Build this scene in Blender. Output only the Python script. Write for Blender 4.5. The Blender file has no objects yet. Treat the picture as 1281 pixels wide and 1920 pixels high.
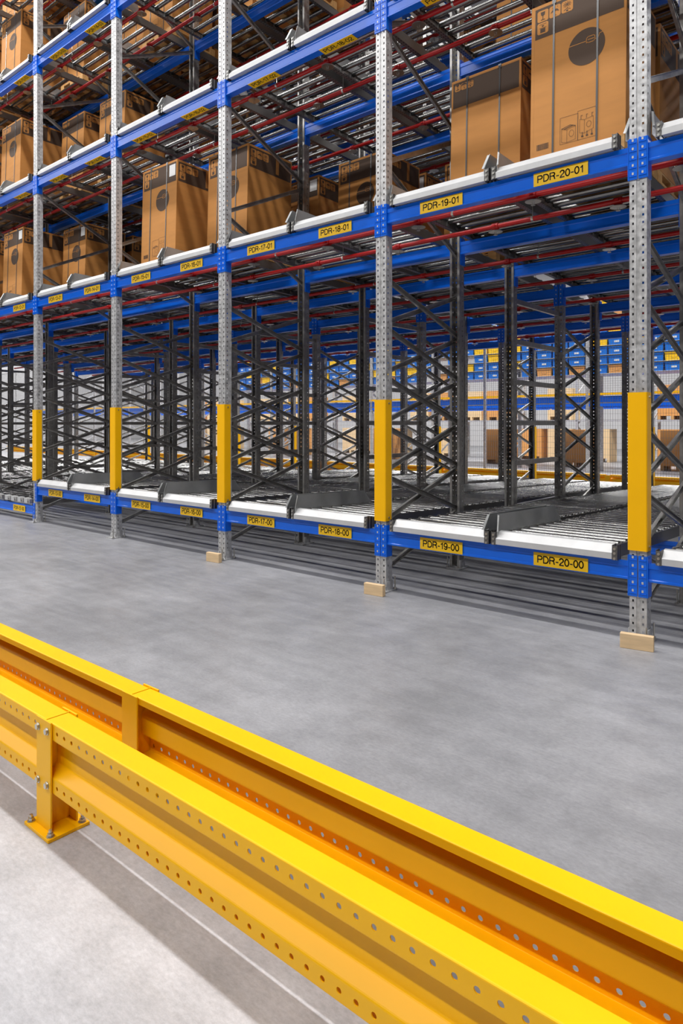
import bpy, bmesh, math, random
from mathutils import Vector, Matrix
random.seed(7)
scene = bpy.context.scene
COL = scene.collection

# ------------------------------------------------------------------ camera, world, lamps, exposure
CAM_H = 1.446
FPX = 1280.0
cam_data = bpy.data.cameras.new('camera')
cam_data.sensor_fit = 'VERTICAL'
cam_data.sensor_height = 36.0
cam_data.sensor_width = 24.0
cam_data.lens = 36.0 * FPX / 1920.0
cam_data.shift_y = -165.0 / 1920.0
cam_data.clip_start = 0.05
cam_data.clip_end = 200
cam = bpy.data.objects.new('camera', cam_data)
COL.objects.link(cam)
cam.location = (0, 0, CAM_H)
cam.rotation_euler = (math.pi / 2, 0, math.atan2(0.651, 0.759))
scene.camera = cam

world = bpy.data.worlds.new('world')
scene.world = world
world.use_nodes = True
world.node_tree.nodes['Background'].inputs[0].default_value = (0.85, 0.92, 1.0, 1)
world.node_tree.nodes['Background'].inputs[1].default_value = 0.02

def area(name, loc, sx, sy, power, color=(1, 0.985, 0.97)):
    l = bpy.data.lights.new(name, 'AREA')
    l.shape = 'RECTANGLE'; l.size = sx; l.size_y = sy; l.energy = power; l.color = color
    o = bpy.data.objects.new(name, l); COL.objects.link(o); o.location = loc
    return o
area('high_bay_lamp_row', (-12, 2.5, 11.9), 36, 0.35, 2700)
area('high_bay_lamp_row', (-12, -5.0, 11.9), 36, 0.4, 3100)
area('high_bay_lamp_row', (-22, 15.2, 11.9), 60, 0.5, 2200)
area('high_bay_lamp_row', (-26, 18.2, 11.9), 66, 0.8, 8000)
area('high_bay_lamp_row', (-26, 28.0, 11.9), 66, 0.8, 6500)

scene.view_settings.view_transform = 'Standard'
scene.view_settings.look = 'None'
scene.view_settings.gamma = 1.0
scene.view_settings.use_curve_mapping = False
scene.view_settings.exposure = 0.0

# ------------------------------------------------------------------ materials
def srgb(r, g, b):
    f = lambda c: (c / 12.92 if c <= 0.04045 else ((c + 0.055) / 1.055) ** 2.4)
    return (f(r / 255), f(g / 255), f(b / 255), 1)

def mat(name, col, rough=0.5, metal=0.0, noise=0.0, nscale=8.0, stretch=(1, 1, 1), bump=0.0, rvar=0.0, coat=0.0):
    m = bpy.data.materials.new(name); m.use_nodes = True
    nt = m.node_tree; b = nt.nodes['Principled BSDF']
    b.inputs['Base Color'].default_value = col
    b.inputs['Roughness'].default_value = rough
    b.inputs['Metallic'].default_value = metal
    if coat: b.inputs['Coat Weight'].default_value = coat
    if noise or bump or rvar:
        tc = nt.nodes.new('ShaderNodeTexCoord'); mp = nt.nodes.new('ShaderNodeMapping')
        mp.inputs['Scale'].default_value = stretch
        nz = nt.nodes.new('ShaderNodeTexNoise'); nz.inputs['Scale'].default_value = nscale
        nz.inputs['Detail'].default_value = 5
        nt.links.new(tc.outputs['Object'], mp.inputs[0]); nt.links.new(mp.outputs[0], nz.inputs['Vector'])
        if noise:
            cr = nt.nodes.new('ShaderNodeMapRange')
            cr.inputs[1].default_value = 0.3; cr.inputs[2].default_value = 0.7
            cr.inputs[3].default_value = 1 - noise; cr.inputs[4].default_value = 1 + noise
            mx = nt.nodes.new('ShaderNodeVectorMath'); mx.operation = 'SCALE'
            mx.inputs[0].default_value = col[:3]
            nt.links.new(nz.outputs[0], cr.inputs[0]); nt.links.new(cr.outputs[0], mx.inputs['Scale'])
            nt.links.new(mx.outputs[0], b.inputs['Base Color'])
        if rvar:
            rr = nt.nodes.new('ShaderNodeMapRange')
            rr.inputs[1].default_value = 0.3; rr.inputs[2].default_value = 0.7
            rr.inputs[3].default_value = rough - rvar; rr.inputs[4].default_value = rough + rvar
            nt.links.new(nz.outputs[0], rr.inputs[0]); nt.links.new(rr.outputs[0], b.inputs['Roughness'])
        if bump:
            bp = nt.nodes.new('ShaderNodeBump'); bp.inputs['Strength'].default_value = bump
            nt.links.new(nz.outputs[0], bp.inputs['Height']); nt.links.new(bp.outputs[0], b.inputs['Normal'])
    return m

M = {}
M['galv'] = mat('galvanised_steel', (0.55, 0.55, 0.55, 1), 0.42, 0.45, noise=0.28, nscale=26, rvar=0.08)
M['galv_dark'] = mat('dark_galvanised_steel', (0.34, 0.33, 0.315, 1), 0.36, 0.6, noise=0.2, nscale=18)  # darker galvanised tone for inner posts, braces and small brackets
M['roller'] = mat('zinc_plated_roller', (0.27, 0.27, 0.265, 1), 0.24, 0.95, noise=0.1, nscale=12)
M['white_bar'] = mat('bright_galvanised_bar', (0.55, 0.555, 0.56, 1), 0.45, 0.2, noise=0.05, nscale=9)
M['guide'] = mat('galvanised_guide_plate', (0.40, 0.41, 0.41, 1), 0.35, 0.6, noise=0.15, nscale=5)
M['blue'] = mat('blue_powder_coat', srgb(0, 104, 228), 0.30, 0.0, noise=0.04, nscale=6)
M['red'] = mat('red_painted_pipe', srgb(176, 14, 14), 0.35)
M['yellow'] = mat('yellow_powder_coat', srgb(254, 190, 0), 0.42, 0.0, noise=0.03, nscale=4)
M['yellow'].node_tree.nodes['Principled BSDF'].inputs['Specular IOR Level'].default_value = 0.3
M['yellow_sign'] = mat('yellow_sign_film', srgb(250, 200, 20), 0.45)
M['black'] = mat('black_ink', (0.012, 0.012, 0.012, 1), 0.6)
M['card'] = mat('corrugated_cardboard', srgb(196, 134, 66), 0.75, 0.0, noise=0.06, nscale=3, stretch=(1, 1, 6), bump=0.02)
M['card_print'] = mat('dark_brown_print', srgb(78, 58, 42), 0.7)
M['strap'] = mat('plastic_strap', (0.11, 0.11, 0.11, 1), 0.25)
M['paper'] = mat('white_paper', (0.75, 0.75, 0.74, 1), 0.6)
M['wood'] = mat('pale_softwood', srgb(222, 192, 150), 0.7, 0.0, noise=0.12, nscale=5, stretch=(1, 8, 8), bump=0.05)
M['pallet'] = mat('pallet_wood', srgb(196, 150, 92), 0.75, 0.0, noise=0.15, nscale=6, stretch=(1, 6, 6))
M['bolt'] = mat('zinc_bolt', (0.55, 0.54, 0.5, 1), 0.3, 0.9)
M['brass'] = mat('sprinkler_metal', (0.5, 0.49, 0.46, 1), 0.3, 0.9)
M['wall'] = mat('pale_wall_panel', (0.5, 0.5, 0.51, 1), 0.7, 0.0, noise=0.03, nscale=1)
M['ceil'] = mat('roof_panel', (0.22, 0.22, 0.22, 1), 0.8)
M['tote'] = mat('blue_plastic_tote', srgb(15, 110, 205), 0.4)
M['orange'] = mat('orange_cardboard', srgb(214, 152, 84), 0.7)
M['rubber'] = mat('black_plastic', (0.02, 0.02, 0.02, 1), 0.4)
M['wire'] = mat('fence_wire', (0.26, 0.26, 0.26, 1), 0.5, 0.3)

def perforated_mat():
    m = bpy.data.materials.new('perforated_track_steel'); m.use_nodes = True
    nt = m.node_tree; b = nt.nodes['Principled BSDF']
    b.inputs['Roughness'].default_value = 0.4; b.inputs['Metallic'].default_value = 0.6
    tc = nt.nodes.new('ShaderNodeTexCoord'); sp = nt.nodes.new('ShaderNodeSeparateXYZ')
    nt.links.new(tc.outputs['Object'], sp.inputs[0])
    def math_(op, a, bb):
        n = nt.nodes.new('ShaderNodeMath'); n.operation = op
        for i, v in enumerate((a, bb)):
            if v is None: continue
            if isinstance(v, (int, float)): n.inputs[i].default_value = v
            else: nt.links.new(v, n.inputs[i])
        return n.outputs[0]
    fy = math_('FRACT', math_('MULTIPLY', sp.outputs[1], 25.0), None)
    dy = math_('ABSOLUTE', math_('SUBTRACT', fy, 0.5), None)
    fx = math_('FRACT', math_('MULTIPLY', math_('ADD', sp.outputs[0], 10.0), 40.0), None)
    dx = math_('ABSOLUTE', math_('SUBTRACT', fx, 0.5), None)
    hy = math_('LESS_THAN', dy, 0.2); hx = math_('LESS_THAN', dx, 0.22)
    h = math_('MULTIPLY', hx, hy)
    mx = nt.nodes.new('ShaderNodeMix'); mx.data_type = 'RGBA'
    mx.inputs[6].default_value = (0.17, 0.165, 0.16, 1); mx.inputs[7].default_value = (0.02, 0.02, 0.02, 1)
    nt.links.new(h, mx.inputs[0]); nt.links.new(mx.outputs[2], b.inputs['Base Color'])
    return m
M['track'] = perforated_mat()

def floor_mat():
    m = bpy.data.materials.new('power_floated_concrete'); m.use_nodes = True
    nt = m.node_tree; b = nt.nodes['Principled BSDF']; L = nt.links.new
    tc = nt.nodes.new('ShaderNodeTexCoord')
    def noise(scale, st=(1, 1, 1), det=6, rough=0.6):
        mp = nt.nodes.new('ShaderNodeMapping'); mp.inputs['Scale'].default_value = st
        mp.inputs['Rotation'].default_value = (0, 0, 0.12)
        n = nt.nodes.new('ShaderNodeTexNoise'); n.inputs['Scale'].default_value = scale
        n.inputs['Detail'].default_value = det; n.inputs['Roughness'].default_value = rough
        L(tc.outputs['Object'], mp.inputs[0]); L(mp.outputs[0], n.inputs['Vector']); return n.outputs[0]
    def rng(v, a, bb, c, d):
        r = nt.nodes.new('ShaderNodeMapRange')
        for i, x in enumerate((a, bb, c, d)): r.inputs[i + 1].default_value = x
        L(v, r.inputs[0]); return r.outputs[0]
    def mul(a, bb):
        n = nt.nodes.new('ShaderNodeMath'); n.operation = 'MULTIPLY'; L(a, n.inputs[0]); L(bb, n.inputs[1]); return n.outputs[0]
    big = rng(noise(0.8), 0.3, 0.7, 0.74, 1.26)
    streak = rng(noise(2.4, (0.6, 2.6, 1)), 0.3, 0.7, 0.93, 1.07)
    fine = rng(noise(38, (1, 2, 1), 8, 0.8), 0.3, 0.7, 0.80, 1.22)
    mid = rng(noise(5, (1, 1, 1), 8, 0.7), 0.3, 0.7, 0.86, 1.14)
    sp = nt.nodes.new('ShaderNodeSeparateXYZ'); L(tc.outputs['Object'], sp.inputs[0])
    edge = rng(sp.outputs[1], 1.30, 1.40, 0.42, 0.275)      # floor paler on the walkway side, darker on the aisle side
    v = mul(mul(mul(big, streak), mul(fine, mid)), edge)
    cc = nt.nodes.new('ShaderNodeCombineColor')
    L(v, cc.inputs[0]); L(v, cc.inputs[1]); 
    k = nt.nodes.new('ShaderNodeMath'); k.operation = 'MULTIPLY'; k.inputs[1].default_value = 1.05
    L(v, k.inputs[0]); L(k.outputs[0], cc.inputs[2])
    L(cc.outputs[0], b.inputs['Base Color'])
    L(rng(noise(5, (0.4, 3, 1)), 0.3, 0.7, 0.30, 0.52), b.inputs['Roughness'])
    bp = nt.nodes.new('ShaderNodeBump'); bp.inputs['Strength'].default_value = 0.06
    L(noise(60, (1, 1, 1), 6), bp.inputs['Height']); L(bp.outputs[0], b.inputs['Normal'])
    return m
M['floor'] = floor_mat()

# ------------------------------------------------------------------ mesh helpers
class MB:
    def __init__(s): s.v = []; s.f = []; s.m = []
    def add(s, vs, fs, mi=0):
        o = len(s.v); s.v += [tuple(v) for v in vs]
        for f in fs: s.f.append([i + o for i in f]); s.m.append(mi)
    def box(s, x0, x1, y0, y1, z0, z1, mi=0):
        s.add([(x0, y0, z0), (x1, y0, z0), (x1, y1, z0), (x0, y1, z0), (x0, y0, z1), (x1, y0, z1), (x1, y1, z1), (x0, y1, z1)],
              [(0, 3, 2, 1), (4, 5, 6, 7), (0, 1, 5, 4), (1, 2, 6, 5), (2, 3, 7, 6), (3, 0, 4, 7)], mi)
    def prism(s, pts, axis, a, b, mi=0):
        # closed polygon pts extruded along an axis: 'x' pts=(y,z), 'y' pts=(x,z), 'z' pts=(x,y)
        def P(p, t): return {'x': (t, p[0], p[1]), 'y': (p[0], t, p[1]), 'z': (p[0], p[1], t)}[axis]
        n = len(pts)
        s.add([P(p, a) for p in pts] + [P(p, b) for p in pts],
              [(i, (i + 1) % n, (i + 1) % n + n, i + n) for i in range(n)] + [list(range(n))[::-1], list(range(n, 2 * n))], mi)
    def cyl(s, p0, p1, r, n=12, mi=0, r2=None):
        p0 = Vector(p0); p1 = Vector(p1); d = (p1 - p0).normalized()
        u = d.orthogonal().normalized(); w = d.cross(u); r2 = r if r2 is None else r2
        c = [(math.cos(2 * math.pi * i / n), math.sin(2 * math.pi * i / n)) for i in range(n)]
        s.add([p0 + u * a * r + w * b * r for a, b in c] + [p1 + u * a * r2 + w * b * r2 for a, b in c],
              [(i, (i + 1) % n, (i + 1) % n + n, i + n) for i in range(n)] + [list(range(n))[::-1], list(range(n, 2 * n))], mi)
    def bar(s, p0, p1, w, h, side=(1, 0, 0), mi=0):
        # channel-like rectangular bar from p0 to p1; w along side, h across
        p0 = Vector(p0); p1 = Vector(p1); d = (p1 - p0).normalized()
        a = Vector(side); a = (a - d * a.dot(d)).normalized(); b = d.cross(a)
        vs = [p + a * i * w / 2 + b * j * h / 2 for p in (p0, p1) for i, j in ((-1, -1), (1, -1), (1, 1), (-1, 1))]
        s.add(vs, [(0, 3, 2, 1), (4, 5, 6, 7), (0, 1, 5, 4), (1, 2, 6, 5), (2, 3, 7, 6), (3, 0, 4, 7)], mi)
    def mesh(s, name, mats, smooth=False, bevel=0):
        me = bpy.data.meshes.new(name); me.from_pydata(s.v, [], s.f)
        me.polygons.foreach_set('material_index', s.m)
        for m in (mats if isinstance(mats, (list, tuple)) else [mats]): me.materials.append(m)
        bm = bmesh.new(); bm.from_mesh(me)
        bmesh.ops.recalc_face_normals(bm, faces=bm.faces)
        if bevel:
            bmesh.ops.remove_doubles(bm, verts=bm.verts, dist=1e-6)
            es = [e for e in bm.edges if e.is_manifold and e.calc_face_angle(0) > 0.35]
            bmesh.ops.bevel(bm, geom=es, offset=bevel, segments=2, profile=0.5, affect='EDGES')
        bm.to_mesh(me); bm.free()
        if smooth:
            for p in me.polygons: p.use_smooth = True
            me.set_sharp_from_angle(angle=math.radians(35))
        me.update(); return me
    def build(s, name, mats, parent=None, loc=(0, 0, 0), rot=(0, 0, 0), smooth=False, bevel=0):
        return put(name, s.mesh(name, mats, smooth, bevel), parent, loc, rot)

def put(name, me, parent=None, loc=(0, 0, 0), rot=(0, 0, 0)):
    o = bpy.data.objects.new(name, me); COL.objects.link(o)
    o.location = loc; o.rotation_euler = rot
    if parent: o.parent = parent
    return o
def thing(name, label, cat, loc=(0, 0, 0), group=None, rot=(0, 0, 0)):
    o = bpy.data.objects.new(name, None); COL.objects.link(o); o.location = loc; o.rotation_euler = rot
    o.empty_display_size = 0.1
    return tag(o, label, cat, group)
def tag(o, label=None, cat=None, group=None, kind=None):
    if label: o['label'] = label
    if cat: o['category'] = cat
    if group: o['group'] = group
    if kind: o['kind'] = kind
    return o
def copy_tree(o, kids, parent=None):
    c = o.copy(); COL.objects.link(c)
    if parent: c.parent = parent
    for ch in kids.get(o, ()): copy_tree(ch, kids, c)
    return c
def kids_map(root):
    d = {}
    def rec(o):
        d[o] = list(o.children)
        for c in o.children: rec(c)
    rec(root); return d
def dup(root, kids, loc, label, group=None):
    c = copy_tree(root, kids); c.location = loc; c['label'] = label
    if group: c['group'] = group
    return c

def sheet(name, pts, flags, n, pitch, hole, P, mats, thick=0.003, nseg=16, square=None, side=1):
    # folded sheet of real thickness: polyline profile swept n*pitch; flagged segments carry one hole per pitch
    mb = MB(); pts = [Vector(p) for p in pts]; N = len(pts)
    nr = []
    for i in range(N - 1):
        d = (pts[i + 1] - pts[i]).normalized(); nr.append(Vector((-d.y, d.x)) * side)
    inn = []
    for i in range(N):
        a = nr[max(i - 1, 0)]; b = nr[min(i, N - 2)]; m = (a + b)
        inn.append(pts[i] + m * (thick / max(0.25, m.dot(m) / 2)) * 1.0)
    L = n * pitch
    for i in range(N - 1):
        w = (pts[i + 1] - pts[i]).length
        lay = [(pts[i], pts[i + 1]), (inn[i], inn[i + 1])]
        def Q(l, s_, t_):
            p = lay[l][0].lerp(lay[l][1], t_ / w); return P(p.x, p.y, s_)
        for e in (0, L):
            mb.add([Q(0, e, 0), Q(0, e, w), Q(1, e, w), Q(1, e, 0)], [(0, 1, 2, 3)])
        if i == 0: mb.add([Q(0, 0, 0), Q(0, L, 0), Q(1, L, 0), Q(1, 0, 0)], [(0, 1, 2, 3)])
        if i == N - 2: mb.add([Q(0, 0, w), Q(0, L, w), Q(1, L, w), Q(1, 0, w)], [(0, 1, 2, 3)])
        if not flags[i]:
            for l in (0, 1): mb.add([Q(l, 0, 0), Q(l, L, 0), Q(l, L, w), Q(l, 0, w)], [(0, 1, 2, 3)])
            continue
        for j in range(n):
            cx = (j + 0.5) * pitch; cy = w / 2; o2 = []; i2 = []
            for k in range(nseg):
                an = 2 * math.pi * k / nseg; ca, sa = math.cos(an), math.sin(an)
                q = min((pitch / 2) / max(abs(ca), 1e-9), (w / 2) / max(abs(sa), 1e-9))
                if k % (nseg // 4) == nseg // 8:      # diagonal rays go to the cell's corners
                    o2.append((cx + math.copysign(pitch / 2, ca), cy + math.copysign(w / 2, sa)))
                else: o2.append((cx + ca * q, cy + sa * q))
                if square:
                    if k % 2: i2.append((cx + math.copysign(square[0], ca), cy + math.copysign(square[1], sa)))
                    else: i2.append((cx + round(ca) * square[0], cy + round(sa) * square[1]))
                else: i2.append((cx + ca * hole, cy + sa * hole))
            for l in (0, 1):
                mb.add([Q(l, *p) for p in o2] + [Q(l, *p) for p in i2], [(k, (k + 1) % nseg, (k + 1) % nseg + nseg, k + nseg) for k in range(nseg)])
            mb.add([Q(0, *p) for p in i2] + [Q(1, *p) for p in i2], [(k, (k + 1) % nseg, (k + 1) % nseg + nseg, k + nseg) for k in range(nseg)])
    me = bpy.data.meshes.new(name); me.from_pydata(mb.v, [], mb.f)
    me.materials.append(mats); return me

def fillet(pts, r, n=3, skip=()):
    out = [pts[0]]
    for i in range(1, len(pts) - 1):
        p = Vector(pts[i]); a = (Vector(pts[i - 1]) - p).normalized(); b = (Vector(pts[i + 1]) - p).normalized()
        p0 = p + a * r; p1 = p + b * r
        for k in range(n + 1):
            t = k / n; out.append(tuple(p0 * (1 - t) ** 2 + p * 2 * t * (1 - t) + p1 * t * t))
    out.append(pts[-1]); return out

# ------------------------------------------------------------------ setting
def struct(name, o):
    o['kind'] = 'structure'; o['label'] = name; return o
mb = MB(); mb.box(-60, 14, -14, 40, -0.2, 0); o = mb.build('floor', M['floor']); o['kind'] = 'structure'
mb = MB(); mb.box(-60, 14, 40, 40.2, 0, 12.6); o = mb.build('wall_back', M['wall']); o['kind'] = 'structure'
mb = MB(); mb.box(-60.2, -60, -14, 40, 0, 12.6); o = mb.build('wall_left', M['wall']); o['kind'] = 'structure'
mb = MB(); mb.box(-60, 14, -14, 40, 12.6, 12.8); o = mb.build('ceiling', M['ceil']); o['kind'] = 'structure'

# ------------------------------------------------------------------ racking dimensions
F = 4.70                      # front plane of the racking
W = 2.133                     # bay width
U2 = -5.715
def UX(k): return U2 + (k - 2) * W      # post line k (0..4 carry yellow guards in the photo)
ROWS = [0, 1.30, 2.47, 3.75, 5.10, 6.30, 7.60]
SLOPE = 0.028
LEV = [0.47, 3.23, 5.00, 6.77, 8.54]    # beam centre heights
PH = 9.45
KMIN, KMAX = -5, 4
ORD = ['front', 'second', 'third', 'fourth', 'fifth', 'sixth', 'rearmost']
LEVNAME = ['floor level', 'first raised level', 'second raised level', 'third raised level', 'top level']
def line_name(k):
    if k == 4: return 'right of sign PDR-20'
    if k >= 0: return 'between signs PDR-%d and PDR-%d' % (2 * k + 12, 2 * k + 13)
    return {-1: 'first post line left of sign PDR-12', -2: 'second post line left of sign PDR-12', -3: 'third post line left of sign PDR-12',
            -4: 'fourth post line left of sign PDR-12', -5: 'farthest post line on the left'}[k]
def bay_name(k):      # bay between line k and k+1
    if k >= 0: return 'PDR-%d and PDR-%d' % (2 * k + 13, 2 * k + 14)
    return 'PDR-11 and PDR-12' if k == -1 else {-2: 'bay left of PDR-11', -3: 'third bay left of PDR-13', -4: 'fourth bay left of PDR-13', -5: 'leftmost bay'}[k]

# post mesh (open-backed channel, square holes)
prof = [(0.030, 0.088), (0.055, 0.088), (0.055, 0.045), (0.055, 0.015), (0.055, 0.0), (0.041, 0.0), (0.023, 0.0), (0.012, 0.0), (0.008, 0.006),
        (-0.008, 0.006), (-0.012, 0.0), (-0.023, 0.0), (-0.041, 0.0), (-0.055, 0.0), (-0.055, 0.015), (-0.055, 0.045), (-0.055, 0.088), (-0.030, 0.088)]
flags = [0, 0, 1, 0, 0, 1, 0, 0, 0, 0, 0, 1, 0, 0, 1, 0, 0]
POST = sheet('post', prof, flags, int(PH / 0.05), 0.05, 0, lambda u, v, s: (u, v, s), M['galv'], 0.0022, 8, (0.008, 0.006), side=-1)
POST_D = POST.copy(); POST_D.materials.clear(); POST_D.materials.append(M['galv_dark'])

mb = MB(); mb.box(-0.075, 0.075, -0.07, 0.13, 0, 0.012)
mb.box(-0.06, 0.06, -0.012, -0.004, 0.012, 0.05); mb.box(-0.064, -0.056, 0, 0.09, 0.012, 0.09); mb.box(0.056, 0.064, 0, 0.09, 0.012, 0.09)
BASEPL = mb.mesh('base_plate', M['galv'])
mb = MB(); mb.cyl((0, 0, 0), (0, 0, 0.11), 0.006, 8); mb.cyl((0, 0, 0.004), (0, 0, 0.016), 0.013, 6); mb.cyl((0, 0, 0), (0, 0, 0.004), 0.018, 12)
ANCHOR = mb.mesh('anchor_bolt', M['bolt'])

def brace_mesh(y0, z0, y1, z1, x):
    mb = MB(); p0 = Vector((x, y0, z0)); p1 = Vector((x, y1, z1)); d = (p1 - p0).normalized()
    up = Vector((1, 0, 0)).cross(d)
    # C channel: web + two lips
    mb.bar(p0, p1, 0.003, 0.042)
    mb.bar(p0 + up * 0.02 + Vector((0.011, 0, 0)), p1 + up * 0.02 + Vector((0.011, 0, 0)), 0.024, 0.003)
    mb.bar(p0 - up * 0.02 + Vector((0.011, 0, 0)), p1 - up * 0.02 + Vector((0.011, 0, 0)), 0.024, 0.003)
    mb.cyl(p0 + Vector((-0.008, 0, 0)) + d * 0.02, p0 + Vector((0.03, 0, 0)) + d * 0.02, 0.008, 6)
    mb.cyl(p1 + Vector((-0.008, 0, 0)) - d * 0.02, p1 + Vector((0.03, 0, 0)) - d * 0.02, 0.008, 6)
    return mb.mesh('brace', M['galv_dark'])
DEP = 1.30
BR = []
z = 0.17
while z + 0.40 < 3.1:
    BR.append(brace_mesh(0.05, z, DEP - 0.05, z + 0.39, -0.025)); BR.append(brace_mesh(0.05, z + 0.39 - 0.0, DEP - 0.05, z, 0.005)); z += 0.43
nodes = []; zf = 3.10; s = 1
while zf < 9.2:
    nodes.append((zf, s)); zf += 0.60; s = 1 - s
for i in range(len(nodes) - 1):
    (za, sa), (zb, sb) = nodes[i], nodes[i + 1]
    ya = DEP - 0.05 if sa else 0.05; yb = DEP - 0.05 if sb else 0.05
    BR.append(brace_mesh(ya, za + 0.02, yb, zb - 0.02, 0))
def make_frame(dark_front):
    t = thing('upright_frame', 'x', 'rack frame', (0, 0, 0), 'braced upright frames of the racking')
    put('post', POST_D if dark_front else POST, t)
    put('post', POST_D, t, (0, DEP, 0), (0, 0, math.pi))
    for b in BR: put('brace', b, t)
    for y, r in ((0, 0), (DEP, math.pi)):
        p = put('base_plate', BASEPL, t, (0, y, 0), (0, 0, r))
        for sx, sy in ((1, -0.045), (1, 0.115)): put('anchor_bolt', ANCHOR, p, (0.066, sy, 0.012))
    return t
frame_a = make_frame(False); ka = kids_map(frame_a)
frame_b = make_frame(True); kb = kids_map(frame_b)
lad = thing('spacer_ladder', 'x', 'rack frame', (0, 0, 0), 'single posts with horizontal spacers')
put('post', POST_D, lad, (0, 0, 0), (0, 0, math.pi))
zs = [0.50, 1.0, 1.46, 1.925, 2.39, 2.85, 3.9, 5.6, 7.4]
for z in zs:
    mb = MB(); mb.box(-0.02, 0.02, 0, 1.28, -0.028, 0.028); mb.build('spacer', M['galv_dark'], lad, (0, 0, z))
p = put('base_plate', BASEPL, lad, (0, 0, 0), (0, 0, math.pi))
for sy in (-0.045, 0.115): put('anchor_bolt', ANCHOR, p, (0.066, sy, 0.012))
kl = kids_map(lad)
for k in range(KMIN, KMAX + 1):
    ln = line_name(k)
    ln2 = ln.replace('signs ', '')
    x = UX(k)
    for (root, km, y, lab) in ((frame_a, ka, 0, 'front braced upright frame, ' + ln), (lad, kl, ROWS[2], 'single post with spacers, third row, ' + ln2),
                               (frame_b, kb, ROWS[3], 'middle braced upright frame, ' + ln), (frame_b, kb, ROWS[5], 'rearmost braced upright frame, ' + ln)):
        dup(root, km, (x, F + y, 0), lab)
for root, km in ((frame_a, ka), (lad, kl), (frame_b, kb)):
    for o in km: bpy.data.objects.remove(o)

# yellow post guards
mb = MB()
pts = [(-0.062, 0.07), (-0.062, -0.012), (-0.056, -0.018), (0.056, -0.018), (0.062, -0.012), (0.062, 0.07), (0.058, 0.07), (0.058, -0.009), (0.053, -0.0135), (-0.053, -0.0135), (-0.058, -0.009), (-0.058, 0.07)]
mb.prism(pts, 'z', 0, 1.045)
GUARD = mb.mesh('post_guard', M['yellow'])
mb = MB(); mb.cyl((0.060, 0.03, 0), (0.068, 0.03, 0), 0.008, 8); SCREW = mb.mesh('screw', M['bolt'])
for k in range(KMIN, KMAX + 1):
    for rear in (0, 1):
        if not rear and k < 0: continue
        base = 0.61 if not rear else 0.35
        y = F if not rear else F + ROWS[6]
        g = thing('post_guard', ('yellow steel guard on the front post ' if not rear else 'yellow guard on far side of the rearmost post ') + line_name(k), 'post guard',
                  (UX(k), y, base), 'yellow post guards', (0, 0, math.pi if rear else 0))
        put('guard_channel', GUARD, g)
        if not rear:
            for z in (0.03, 1.015): put('screw', SCREW, g, (0, 0, z))

# ------------------------------------------------------------------ beams
BL = W - 0.11
def beam_mesh():
    mb = MB()
    pts = [(0.0, -0.060), (0.0, -0.048), (0.006, -0.042), (0.006, 0.020), (0.0, 0.028), (0.0, 0.060), (0.012, 0.060), (0.014, 0.052), (0.078, 0.052), (0.078, -0.060)]
    mb.prism(pts, 'x', 0.055, W - 0.055)
    return mb.mesh('beam_profile', M['blue'])
BEAM = beam_mesh()
def conn_mesh(sgn):
    mb = MB()
    x0, x1 = (0.004, 0.058) if sgn > 0 else (-0.058, -0.004)
    mb.box(x0, x1, -0.008, 0.0, -0.165, 0.105)
    if sgn > 0: mb.box(0.056, 0.064, -0.008, 0.075, -0.165, 0.105)
    else: mb.box(-0.064, -0.056, -0.008, 0.075, -0.165, 0.105)
    for i in range(5):
        z = -0.14 + i * 0.055; cx = 0.031 * sgn
        mb.box(cx - 0.022, cx + 0.022, -0.012, -0.008, z - 0.006, z - 0.002)
        mb.box(cx - 0.022, cx - 0.012, -0.012, -0.008, z - 0.002, z + 0.028)
        mb.box(cx - 0.006, cx + 0.006, -0.010, -0.008, z + 0.006, z + 0.022, 1)
    return mb.mesh('end_connector', [M['blue'], M['white_bar']])
CONN_R, CONN_L = conn_mesh(1), conn_mesh(-1)
def back(me):
    m = me.copy()
    for v in m.vertices: v.co.y = 0.078 - v.co.y + 0.004
    m.flip_normals(); return m
CONNB_R, CONNB_L = back(CONN_R), back(CONN_L)
PLATE = None
mb = MB(); mb.box(-0.20, 0.20, -0.0025, 0, -0.0475, 0.0475); PLATE = mb.mesh('location_sign', M['yellow_sign'])
GH, GT = 0.056, 0.0088
def arc(cx, cy, rx, ry, a0, a1, n=10):
    return [(cx + rx * math.cos(math.radians(a0 + (a1 - a0) * i / n)), cy + ry * math.sin(math.radians(a0 + (a1 - a0) * i / n))) for i in range(n + 1)]
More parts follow.
